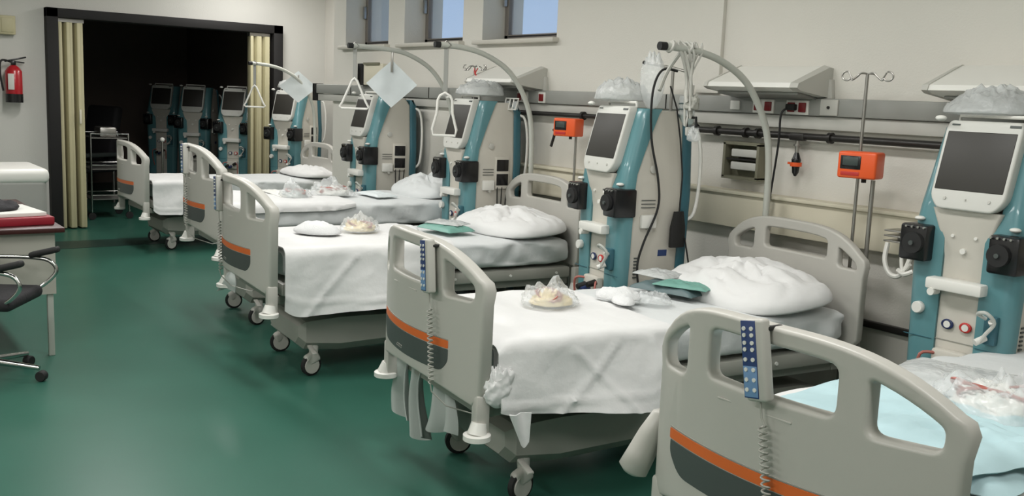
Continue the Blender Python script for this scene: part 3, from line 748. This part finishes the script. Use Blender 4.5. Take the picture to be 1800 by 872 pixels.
# ------------------------------------------------------------------ dialysis machines
def make_machine():
    root = empty('dialysis_machine', (0, 0, 0), 0, 'm', 'dialysis machine')
    # widths along the height
    def wz(z):
        if z < .2: return .205
        if z < 1.2: return .205+.035*(z-.2)/1.0
        return .24-.032*((z-1.2)/.46)
    zs = [.10, .2, .4, .6, .8, 1.0, 1.1, 1.2, 1.3, 1.4, 1.5, 1.58, 1.63, 1.655]
    def side(z):  # boundary between the teal front shell and the beige flank
        return .062 if z < 1.15 else .062+.06*((z-1.15)/.5)**1.6
    def rr(x0, x1, y0, y1, r, z, n=3):
        P = []
        for cx, cy, a in ((x1-r, y1-r, 0), (x0+r, y1-r, 90), (x0+r, y0+r, 180), (x1-r, y0+r, 270)):
            for k in range(n+1):
                t = math.radians(a+90*k/n); P.append((cx+r*math.cos(t), cy+r*math.sin(t), z))
        return P
    MB().loft([rr(-wz(z)+.006, wz(z)-.006, .06+max(0, z-1.25)*.27, .40-(.04 if z > 1.6 else 0), .03, z-(.0 if z < 1.64 else .01)) for z in zs]).build('body', 'beige', root, 40)
    MB().loft([rr(-wz(z)+.0, wz(z)+.0, .385+(.01 if z > 1.6 else 0), .455-(.03 if z > 1.6 else 0), .025, z) for z in zs[:-1]]).build('rear_shell', 'dteal', root, 40)
    for s in (-1, 1):
        secs = []
        for z in zs:
            w = wz(z)+.006; yf = max(0, z-1.25)*.27; sd = side(z)+yf
            inner = .087 if z < 1.22 else .087+.05*min(1, (z-1.22)/.08)
            if z > 1.6: inner = .14
            P = [(s*inner, yf+.02, z), (s*inner, yf+.003, z), (s*(inner+.012), yf, z)]
            for k in range(7):
                t = k/6*PI/2; P.append((s*(w-.06+.06*math.sin(t)), yf+.06-.06*math.cos(t), z))
            P += [(s*w, max(yf+.07, sd), z), (s*(w-.012), max(yf+.07, sd)+.004, z), (s*(w-.03), yf+.07, z), (s*(inner+.02), yf+.05, z)]
            if z >= 1.655: P = [(q[0]*.985, q[1]+.01, q[2]) for q in P]
            secs.append(P)
        MB().loft(secs).build('front_shell', 'teal', root, 45)
    # seam lines of shells
    for s in (-1, 1): MB().box((s*.162, -.001, .74), (.13, .004, .003)).build('seam', 'dteal', root)
    # centre column
    cp = MB().loft([rr(-.090, .090, .012, .09, .01, z) for z in (.11, .5, .9, 1.1)]+[rr(-.115, .115, .0, .09, .012, 1.2), rr(-.15, .15, -.01, .09, .014, 1.30)])
    cp = cp.build('centre_panel', 'beige', root, 40)
    MB().box((0, .011, .745), (.19, .004, .003)).build('seam', 'cover', cp)
    g = MB()
    for (x, z) in ((-.05, 1.19), (.05, 1.19), (0, 1.13)): MB().disc((x, .004, z), (0, 1, 0), .007 if x else .012, .02, 10).build('peg', 'white', cp)
    # monitor
    mon = plate([roundpoly([(-.160, 1.345), (-.12, 1.30), (.12, 1.30), (.160, 1.345), (.163, 1.64), (.150, 1.665), (-.150, 1.665), (-.163, 1.64)], [.03, .02, .02, .03, .02, .02, .02, .02], 3)], .03, .01, lambda x: -.03, 0)
    TL_ = lambda q: [setattr(v_.co, 'y', v_.co.y+(v_.co.z-1.34)*.27+.034) for v_ in q.bm.verts] and q
    mon = TL_(mon).build('monitor', 'bezel', root, 40)
    TL_(MB().box((0, -.0605, 1.50), (.292, .004, .240), bev=.003)).build('screen', 'screen', mon)
    for x in (-.09, 0, .10): TL_(MB().disc((x, -.062, 1.345), (0, 1, 0), .006 if x else .004, .006, 10)).build('button', 'rail2', mon)
    TL_(MB().box((.13, -.061, 1.648), (.045, .003, .010))).build('marking', 'panel', mon)
    TL_(MB().box((-.12, -.061, 1.648), (.035, .003, .006))).build('marking', 'panel', mon)
    # pump units
    for s in (-1, 1):
        p = MB().box((s*.195, .01, 1.145), (.125, .14, .155), bev=.012, seg=2)
        p = p.build('pump_unit', 'blackp', root)
        MB().disc((s*.185, -.068, 1.145), (0, 1, 0), .045, .026, 20).build('rotor', 'rubber', p)
        for k in range(4): MB().disc((s*.185-.04+.027*k, -.064, 1.212), (0, 1, 0), .005, .012, 8).build('clip', 'chrome', p)
        MB().disc((s*.185, -.084, 1.145), (0, 1, 0), .010, .012, 10).build('hub', 'panel', p)
        MB().sphere((s*.205, -.0, 1.245), .022, (1, 1, .45)).build('dome', 'white', root)
    # tray, holders, ports
    MB().box((0, -.018, .985), (.245, .075, .05), bev=.010).build('tray', 'white', root)
    MB().disc((-.09, -.035, .95), (0, 1, 0), .016, .05, 12).build('peg', 'white', root)
    MB().disc((-.165, -.012, .865), (0, 1, 0), .026, .03, 16, .4).build('knob', 'white', root)
    for x, m_ in ((-.035, 'darkblue'), (.045, 'redcap')):
        q = MB().tube([(x+.022*math.cos(t), .004, .815+.016*math.sin(t)) for t in [k*PI/7 for k in range(14)]], .006, 8, closed=True).build('port_ring', m_, root)
        MB().disc((x, .004, .815), (0, 1, 0), .015, .012, 12).build('port', 'white', q)
    q = MB().box((.16, -.012, .83), (.055, .03, .12), bev=.008).build('line_holder', 'dteal', root)
    MB().tube(catmull([(.15, -.04, .88), (.13, -.07, .90), (.17, -.08, .91), (.19, -.05, .87), (.16, -.05, .82), (.14, -.06, .78)], 4), .008, 8).build('clear_tube', 'tube', q)
    MB().cyl((.15, -.03, .80), (.13, -.07, .78), .014, n=10).cyl((.17, -.03, .86), (.18, -.06, .875), .010, n=8).build('connector', 'white', q)
    q = MB().box((0, -.012, .66), (.15, .045, .10), bev=.012).build('connector_block', 'beige', root)
    for x, m_, z in ((-.05, 'rubber', .65), (-.005, 'darkblue', .64), (.055, 'pipe', .68)):
        MB().cyl((x, -.03, z), (x, -.085, z-.01), .020, .016, 14).build('cap', m_, q)
    MB().tube(catmull([(-.06, -.03, .69), (-.10, -.07, .68), (-.11, -.06, .58), (-.09, -.04, .45)], 4), .007, 8).tube(catmull([(.06, -.03, .69), (.10, -.06, .66), (.10, -.06, .55)], 4), .006, 8).build('hose', 'pink', q)
    # right flank details (side x = +)
    sx_ = .234
    for z in (1.16, 1.14, 1.12): MB().box((sx_, .17, z), (.006, .09, .004)).build('vent_slot', 'panel', root)
    for k in range(7): MB().box((sx_-.012, .115, .84-.018*k), (.008, .022, .007)).build('lower_vent', 'panel', root)
    q = MB().box((sx_+.008, .17, 1.045), (.03, .10, .075), bev=.01).build('side_bracket', 'white', root)
    MB().disc((sx_+.012, .18, 1.0), (1, 0, 0), .010, .02, 10).build('screw', 'rail2', q)
    MB().disc((sx_+.002, .19, 1.33), (1, 0, 0), .022, .008, 16, .3).build('boss', 'rail2', root)
    MB().box((sx_-.014, .29, .865), (.006, .06, .035)).build('blue_label', 'blue', root)
    # rear handle
    for s in (-1, 1):
        MB().tube(catmull([(s*.20, .44, 1.56), (s*.235, .47, 1.53), (s*.255, .485, 1.40), (s*.255, .485, 1.22), (s*.235, .475, 1.08), (s*.20, .44, 1.04)], 5), .010, 10).build('handle', 'white', root)
    # base with casters
    MB().box((0, .22, .085), (.44, .52, .07), bev=.02).build('base', 'cover', root)
    for s in (-1, 1):
        for y in (.02, .42):
            MB().disc((s*.19, y, .032), (1, 0, 0), .032, .025, 14).build('caster', 'rubber', root)
    # top rail
    MB().tube([(-.14, .12, 1.66), (-.14, .12, 1.685), (.14, .12, 1.685), (.14, .12, 1.66)], .008, 8).build('top_rail', 'white', root)
    MB().sphere((-.17, .02, 1.672), .020, (1.2, 1, .6)).build('status_lamp', 'white', root)
    return root
MACH = [((-2.145, 3.87), .0, 'teal dialysis machine at the right edge, nearest of all, screen facing out'),
        ((-4.13, 3.60), -.16, 'teal dialysis machine between the second and third beds, cables down its side'),
        ((-6.12, 3.90), -.06, 'teal dialysis machine between the third and fourth beds, behind the bottle shaped trapeze'),
        ((-7.76, 3.95), -.08, 'teal dialysis machine between the fourth and farthest beds, behind the large paper sheet'),
        ((-11.28, 4.72), .42, 'teal dialysis machine just right of the right folding partition'),
        ((-12.7, 4.62), .72, 'dialysis machine in the dark room, right next to the right folding partition'),
        ((-14.15, 4.56), .85, 'dialysis machine in the dark room, second from the right folding partition'),
        ((-15.4, 4.48), .85, 'dialysis machine in the dark room, farthest left of them')]
m0 = make_machine()
for k, ((x, y), a, lab) in enumerate(MACH):
    o = m0 if k == 0 else copy_tree(m0)
    if k == 2: o.scale = (.9, 1, 1)
    o.location = (x, y, 0); o.rotation_euler[2] = a; o['label'] = lab; o['group'] = 'teal dialysis machines beside the beds'
for k in (2, 3, 4):
    (X_, Y_), a_, _l = MACH[k]
    mo = [q for q in bpy.data.objects if q.name.startswith('dialysis_machine') and q.get('label') == _l][0]
    h_ = MB().box((.233, .285, 1.135), (.03, .115, .235), bev=.006).build('canister_bay', 'beige', mo)
    for z_ in (1.19, 1.085): MB().box((.246, .285, z_), (.012, .10, .085), bev=.004).build('black_canister', 'blackp', h_)
    for d_ in (-.04, .0, .045): MB().cyl((.246, .285+d_, 1.03), (.24, .285+d_*.8, .90), .005, n=6).build('hose', 'rubber', h_)
def MP(k, x, y, z):
    (X, Y), a, _ = MACH[k]; c, s = math.cos(a), math.sin(a); return Vector((X+c*x-s*y, Y+s*x+c*y, z))
def top_bag(k, sx_, sy_, sz_, seed, lab, dx=0, dy=.22):
    o = lump('plastic_cover', 'filmthin', sx_, sy_, sz_, seed, lab, 'plastic bag', .20, 56, 32, fr=1.1, flat=.15)
    o.location = MP(k, dx, dy, 1.70); o.rotation_euler[2] = MACH[k][1]
top_bag(0, .20, .17, .11, 61, 'crumpled clear plastic bag on top of the rightmost machine', -.06)
top_bag(1, .17, .15, .11, 62, 'crumpled clear plastic bag on top of the machine with cables', -.08, .16)
top_bag(2, .20, .17, .10, 63, 'domed plastic cover on top of the machine behind the bottle shaped trapeze', .0, .2)
top_bag(4, .20, .15, .09, 64, 'small pale plastic cover on the machine by the doorway', -.05)
o = lump('saline_bag', 'plastic', .085, .05, .15, 66, 'bulging clear fluid bag standing on the machine with cables', 'plastic bag', .2, 26, 18, fr=1.2, flat=1)
o.location = MP(1, .13, .22, 1.80)
# green jug held at the side top
root = empty('measuring_jug', tuple(MP(1, .19, .42, 1.57)), 0, 'clear jug with green bottom at the top rear of the machine with cables', 'jug')
MB().tube([(0, 0, 0), (0, 0, .01), (0, 0, .16)], [.03, .042, .048], 18, cap=False).build('jug_wall', 'plastic', root, solid=.003)
MB().tube([(0, 0, .004), (0, 0, .012), (0, 0, .06)], [.026, .038, .040], 18).build('fluid', 'green', root)
for z in (.09, .12): MB().tube([(.048*math.cos(t), .048*math.sin(t), z) for t in [j*PI/10 for j in range(20)]], .003, 5, closed=True).build('band', 'dgreen', root)
MB().box((0, -.0, -.03), (.07, .05, .05), bev=.008).build('holder', 'white', root)
root = empty('cup_rack', tuple(MP(2, .20, .36, 1.60)), .1, 'white wire rack with two cups on the machine behind the bottle shaped trapeze', 'rack')
MB().tube([(-.07, 0, .08), (-.06, -.02, 0), (.06, -.02, 0), (.07, 0, .08)], .006, 8, closed=True).tube([(-.02, -.02, 0), (-.02, 0, .08)], .005, 6).tube([(.02, -.02, 0), (.02, 0, .08)], .005, 6).build('wire_frame', 'white', root)
for x in (-.04, .04): MB().cyl((x, 0, 0), (x, 0, .06), .018, .022, 14).build('cup', 'plastic', root)

# cables at machine two
root = empty('blood_pressure_cuff', tuple(MP(1, .262, .36, 1.0)), 0, 'black cuff hanging on a cable at the side of the machine with cables', 'cuff')
def cf(u, v):
    w = .035+.02*min(1, v*2.2); return Vector((.012*math.sin(u*PI), (u-.5)*2*w, .10-.20*v))
MB().grid(cf, 10, 14).build('cuff_body', 'rubber', root, 60, solid=.018)
MB().tube([(0, 0, .10), (0, .005, .30), (-.01, -.02, .50), (-.02, -.05, .66), (-.03, -.10, .78)], .0045, 8).build('cuff_cable', 'rubber', root)
MB().tube(catmull([(.005, .05, -.05), (.01, .09, -.2), (.015, .12, -.35), (.015, .09, -.45)], 5), .0045, 8).build('lower_cable', 'rubber', root)
mb = MB(); P0 = MP(1, .30, .05, 0)
pts = [MP(1, .27, .28, 1.86), MP(1, .27, .18, 1.86), MP(1, .268, .13, 1.74), MP(1, .268, .14, 1.50), MP(1, .268, .20, 1.28), MP(1, .268, .21, 1.12), MP(1, .268, .13, .93), MP(1, .266, .10, .80), MP(1, .266, .13, .66), MP(1, .268, .2, .62)]
mb.tube(catmull(pts, 6), .0065, 8).build('power_cable', 'rubber')
tag(bpy.data.objects['power_cable'], 'long black cable looping down the side of the machine with cables', 'cable')
# iv rod with crossbar at machine two
root = empty('drip_stand', tuple(MP(1, -.36, .60, 0)), 0, 'grey drip stand with plain crossbar behind the machine with cables', 'stand')
MB().cyl((.12, 0, .04), (.12, 0, 1.90), .010, n=12).build('stand_pole', 'steel', root)
MB().tube([(-.10, -.03, 1.93), (.0, 0, 1.915), (.12, 0, 1.90), (.20, .02, 1.88)], .008, 10).build('crossbar', 'steel', root)
MB().sphere((-.10, -.03, 1.93), .013).build('bar_tip', 'pipe', root)
for a in range(5): MB().tube([(.12, 0, .07), (.12+.16*math.cos(a*1.257), .16*math.sin(a*1.257), .035)], .010, 8).build('foot', 'steel', root)
# power cable plugged in rail
mb = MB(); mb.tube(catmull([(-3.515, WY-.10, 1.69), (-3.54, WY-.13, 1.655), (-3.55, WY-.12, 1.50), (-3.57, WY-.12, 1.28), (-3.60, WY-.12, 1.0), (-3.62, WY-.12, .7)], 5), .006, 8)
mb.box((-3.505, WY-.095, 1.695), (.06, .03, .035), bev=.006)
tag(mb.build('plugged_cable', 'rubber'), 'thin black cable plugged into the rail and hanging down behind the second bed', 'cable')

# ------------------------------------------------------------------ orange infusion pumps and stands
def inf_pump(loc, rz, label, s=1.0):
    root = empty('infusion_pump', loc, rz, label, 'infusion pump', 'orange infusion pumps')
    MB().box((0, 0, 0), (.19*s, .12*s, .13*s), bev=.012*s, seg=3).build('pump_case', 'orangep', root)
    d = MB().box((-.03*s, -.060*s, .012*s), (.10*s, .006, .065*s), bev=.002).build('display_frame', 'blackp', root)
    MB().box((-.03*s, -.063*s, .018*s), (.075*s, .004, .04*s), bev=.001).build('display', 'lcd', d)
    MB().box((-.03*s, -.061*s, -.042*s), (.09*s, .004, .018*s), bev=.001).build('keypad', 'redcap', root)
    MB().cyl((.02*s, 0, -.062*s), (.02*s, 0, -.085*s), .012*s, n=10).build('foot', 'rubber', root)
    return root
inf_pump((-2.885, 4.19, 1.428), .25, 'orange infusion pump clamped to the hooked stand right of centre')
inf_pump((-5.27, 4.28, 1.50), .3, 'orange infusion pump left of the machine with cables', .95)
def hooked_stand(x, y, zt, label, feet=True, rz=.2):
    root = empty('drip_stand', (x, y, 0), rz, label, 'stand')
    MB().cyl((0, 0, .05 if feet else 1.4), (0, 0, zt), .0085, n=12).build('stand_pole', 'steel', root)
    if feet: MB().cyl((0, 0, .05), (0, 0, .9), .013, n=12).build('lower_pole', 'steel', root)
    else: MB().box((0, .02, 1.66), (.05, .04, .08), bev=.006).build('rail_clamp', 'pipe', root)
    for s in (-1, 1):
        pts = [(0, 0, zt), (s*.03, 0, zt+.006), (s*.05, 0, zt-.012), (s*.075, 0, zt-.03)]
        pts += [(s*.105+s*.024*math.cos(t), .0, zt-.010+.022*math.sin(t)) for t in [PI*1.15+k*.5*(1) for k in range(10)]]
        MB().tube(catmull(pts, 3), .0045, 8).build('hook', 'steel', root)
        pts = [(0, 0, zt)]+[(s*.03*k, .012*math.sin(k), zt+.012*math.sin(k*1.5)) for k in range(1, 4)]
        MB().tube(catmull([(0, 0, zt), (s*.02, s*.04, zt), (s*.05, s*.05, zt-.025), (s*.075, s*.05, zt+.01)], 4), .004, 6).build('hook', 'steel', root)
    for a in range(5 if feet else 0): MB().tube([(0, 0, .08), (.13*math.cos(a*1.257+.3), .13*math.sin(a*1.257+.3), .04)], .012, 8).disc((.13*math.cos(a*1.257+.3), .13*math.sin(a*1.257+.3), .026), (1, 0, 0), .026, .02, 12).build('foot', 'steel', root)
    return root
hooked_stand(-2.965, 4.29, 1.87, 'tall hooked drip stand holding the orange pump right of centre')
hooked_stand(-6.62, 4.385, 1.92, 'small hooked rod clamped to the rail above the plastic domed machine', False)
root = empty('stand_pole', (-2.85, 4.25, 0), 0, 'short grey pole standing below the orange pump behind the bed head', 'stand')
MB().cyl((0, 0, .03), (0, 0, 1.355), .011, n=12).build('pole_tube', 'steel', root)
MB().box((0, 0, .02), (.16, .16, .04), bev=.015).build('foot_plate', 'steel', root)
root = empty('stand_pole', (-5.27, 4.35, 0), 0, 'thin grey pole behind the orange pump left of the machine with cables', 'stand')
MB().cyl((0, 0, .03), (0, 0, 1.56), .009, n=12).build('pole_tube', 'steel', root)
MB().box((0, 0, .02), (.16, .16, .04), bev=.015).build('foot_plate', 'steel', root)
MB().tube([(-.14, -.09, 1.47), (-.11, -.08, 1.50), (-.05, -.03, 1.49), (0, 0, 1.48)], .012, 8).cyl((-.16, -.09, 1.36), (-.12, -.09, 1.46), .010, n=8).build('clamp', 'pipe', root)
# red tag on stand
tag(MB().tube(catmull([(-6.50, 4.30, 1.90), (-6.46, 4.28, 1.87), (-6.44, 4.28, 1.83), (-6.50, 4.28, 1.78)], 5), .006, 6).tube(catmull([(-6.42, 4.28, 1.90), (-6.45, 4.28, 1.86), (-6.41, 4.28, 1.83)], 4), .005, 6).build('red_tube', 'redcap'), 'short red tube looped near the small hooked stand', 'tube')

# white bracket arm with hoses next to the rightmost machine
root = empty('hose_bracket', (-2.66, 4.30, 1.08), 0, 'steel shelf bracket with looping white hoses left of the rightmost machine', 'bracket')
for z in (.04, .015, -.01): MB().box((-.03, .02, z), (.16, .12, .008), bev=.002).build('shelf_plate', 'steel', root)
MB().box((.06, .1, 0), (.30, .12, .05), bev=.01).build('arm', 'rail2', root)
MB().tube(catmull([(-.09, -.03, -.02), (-.085, -.05, -.10), (-.05, -.06, -.16), (0, -.06, -.17), (.04, -.06, -.12), (.06, -.05, -.03)], 5), .012, 8).build('hose', 'white', root)
MB().tube(catmull([(.0, -.03, -.01), (.01, -.06, -.08), (.03, -.07, -.14), (.07, -.08, -.10)], 5), .009, 8).tube(catmull([(.0, -.06, -.14), (.05, -.09, -.15), (.09, -.08, -.13)], 4), .012, 8).build('hose', 'white', root)

# ------------------------------------------------------------------ left side: desk, chair, cabinet, extinguisher
DX0, DX1, DY0, DY1, DZ = -7.9, -6.34, -.6, 1.22, .80
root = empty('desk', (0, 0, 0), 0, 'grey desk with dark red top and slim metal legs at the left edge', 'desk')
MB().box(((DX0+DX1)/2, (DY0+DY1)/2, DZ-.015), (DX1-DX0+.06, DY1-DY0+.08, .03), bev=.005).build('desk_top', 'wood', root)
MB().box((DX1-.03, (DY0+DY1)/2, DZ-.03-.19), (.03, DY1-DY0-.02, .38)).build('modesty_panel', 'desk', root)
MB().box(((DX0+DX1)/2, DY1-.03, DZ-.03-.17), (DX1-DX0-.1, .03, .34)).build('side_panel', 'desk', root)
for x in (DX1-.05, DX0+.06):
    for y in (DY1-.04, DY0+.06): MB().box((x, y, (DZ-.03)/2), (.035, .035, DZ-.03), bev=.004).build('leg', 'pole', root)
def desk_item(name, mb, m, lab, cat): return tag(mb.build(name, m), lab, cat)
desk_item('ring_binder', MB().box((-6.68, .90, DZ+.025), (.5, .62, .05), rot=(0, 0, .1), bev=.008), 'redfold', 'dark red folder lying on the desk', 'folder')
desk_item('paper_stack', MB().box((-6.70, .88, DZ+.062), (.46, .58, .022), rot=(0, 0, .13), bev=.002), 'paper', 'white paper stack on the dark red folder', 'paper')
o = lump('dark_pouch', 'seat', .16, .22, .055, 71, 'black pouch lying on the papers on the desk', 'pouch', .2); o.location = (-6.72, .86, DZ+.082)
o = lump('orange_wrapper', 'orangeskin', .07, .06, .03, 72, 'small orange wrapper on the black pouch', 'wrapper', .3); o.location = (-6.70, .90, DZ+.135)
# cabinet behind
root = empty('low_cabinet', (-9.45, .97, -.0), 0, 'pale grey rounded cabinet with lighter top behind the desk', 'cabinet')
MB().box((0, 0, .42), (.8, 1.42, .84), bev=.05, seg=4).build('cabinet_body', 'rail', root)
MB().box((0, 0, .865), (.82, 1.46, .13), bev=.05, seg=4).build('cabinet_top', 'white', root)
# extinguisher
root = empty('fire_extinguisher', (-11.88, 1.90, 1.42), 0, 'red fire extinguisher with white label hanging on the back wall', 'fire extinguisher')
MB().tube([(0, 0, 0), (0, 0, .015), (0, 0, .33), (0, 0, .37), (0, 0, .395)], [.075, .085, .085, .06, .03], 24).build('cylinder', 'red', root)
MB().tube([(0, 0, -.002), (0, 0, .09)], [.088, .088], 24).build('base_band', 'blackp', root)
MB().box((.082, -.04, .22), (.01, .06, .17), rot=(0, 0, -.35), bev=.003).build('label_patch', 'paper', root)
MB().box((0, 0, .42), (.05, .05, .05), bev=.008).box((0, .02, .46), (.03, .22, .018), rot=(.25, 0, 0), bev=.005).box((0, .02, .435), (.03, .18, .014), rot=(-.1, 0, 0), bev=.005).build('valve', 'blackp', root)
MB().tube(catmull([(0, -.02, .43), (.02, -.12, .44), (.03, -.135, .3), (.03, -.11, .12)], 6), .011, 8).build('hose', 'rubber', root)
MB().box((-.09, 0, .3), (.04, .06, .1), bev=.005).build('wall_hook', 'steel', root)
tag(MB().box((BX+.05, 1.86, 2.24), (.1, .16, .2), bev=.01).box((BX+.102, 1.86, 2.24), (.01, .12, .15), bev=.004).build('alarm_box', 'cream'), 'beige box mounted on the wall above the fire extinguisher', 'wall box')

# office chair
cx, cy = -6.02, .77
root = empty('office_chair', (cx, cy, 0), -.55, 'dark office chair with chrome base and armrest at the left edge', 'chair')
MB().box((0, -.02, .47), (.46, .52, .07), bev=.03, seg=3).build('seat', 'seat', root)
MB().box((0, -.30+.1, .80), (.42, .07, .46), rot=(-.12, 0, 0), bev=.03, seg=3).build('backrest', 'seat', root)
MB().cyl((0, 0, .1), (0, 0, .44), .028, n=14).build('column', 'rubber', root)
for s in (1, -1):
    a = MB().tube(catmull([(s*.0+s*.2, -.2, .66), (s*.24, .0, .66), (s*.25, .2, .655), (s*.25, .28, .63), (s*.25, .30, .57), (s*.22, .22, .49), (s*.15, .12, .45)], 5), .012, 10).build('arm', 'chrome', root)
    MB().box((s*.25, .24, .69), (.06, .17, .035), rot=(.25, 0, 0), bev=.014, seg=3).build('arm_pad', 'rubber', a)
for k in range(5):
    t = k*2*PI/5+1.5
    l = MB().tube([(0, 0, .11), (.30*math.cos(t), .30*math.sin(t), .075)], [.022, .014], 10).build('base_leg', 'chrome', root)
    MB().disc((.31*math.cos(t), .31*math.sin(t), .03), (math.sin(t), -math.cos(t), 0), .03, .045, 16, .2).build('caster', 'rubber', l)

# chrome trolley in the dark room
root = empty('steel_trolley', (-12.9, 3.06, 0), .0, 'chrome frame trolley in the dark doorway left of the farthest bed', 'trolley')
for x in (-.25, .25):
    for y in (-.22, .22):
        MB().cyl((x, y, .09), (x, y, 1.05), .013, n=10).build('upright', 'chrome', root)
        MB().disc((x, y, .045), (1, 0, 0), .045, .025, 14).build('caster', 'rubber', root)
for z in (.25, .62, 1.0):
    q = MB().box((0, 0, z), (.5, .44, .012)).build('shelf', 'steel', root)
    MB().tube([(-.25, -.22, z+.05), (.25, -.22, z+.05), (.25, .22, z+.05), (-.25, .22, z+.05)], .007, 6, closed=True).build('guard_rail', 'chrome', q)
tag(MB().box((-12.85, 3.06, 1.07), (.3, .2, .12), bev=.02).build('steel_basin', 'steel'), 'small steel basin on top of the chrome trolley', 'basin')
root = empty('drip_stand', (-12.6, 3.68, 0), 0, 'plain chrome pole with white tip in the dark doorway right of the trolley', 'stand')
MB().cyl((0, 0, .04), (0, 0, .98), .012, n=10).build('stand_pole', 'chrome', root)
MB().sphere((0, 0, .99), .03).build('tip', 'white', root)
for a in range(4): MB().tube([(0, 0, .08), (.2*math.cos(a*PI/2+.4), .2*math.sin(a*PI/2+.4), .03)], .012, 8).build('foot', 'chrome', root)
# far bed silhouettes in dark room
root = empty('transport_chair', (-14.6, 3.2, 0), .5, 'dim dark padded chair in the dark room behind the trolley', 'chair')
MB().box((0, 0, .5), (.6, .65, .14), bev=.04, seg=3).build('seat', 'seat', root)
MB().box((0, .3, .95), (.58, .14, .8), rot=(-.2, 0, 0), bev=.05, seg=3).build('backrest', 'seat', root)
for s in (-1, 1):
    MB().box((s*.33, 0, .68), (.08, .6, .06), bev=.02).build('armrest', 'panel', root)
    for y in (-.25, .25): MB().cyl((s*.27, y, 0), (s*.27, y, .45), .02, n=10).build('leg', 'steel', root)
bpy.context.view_layer.update()
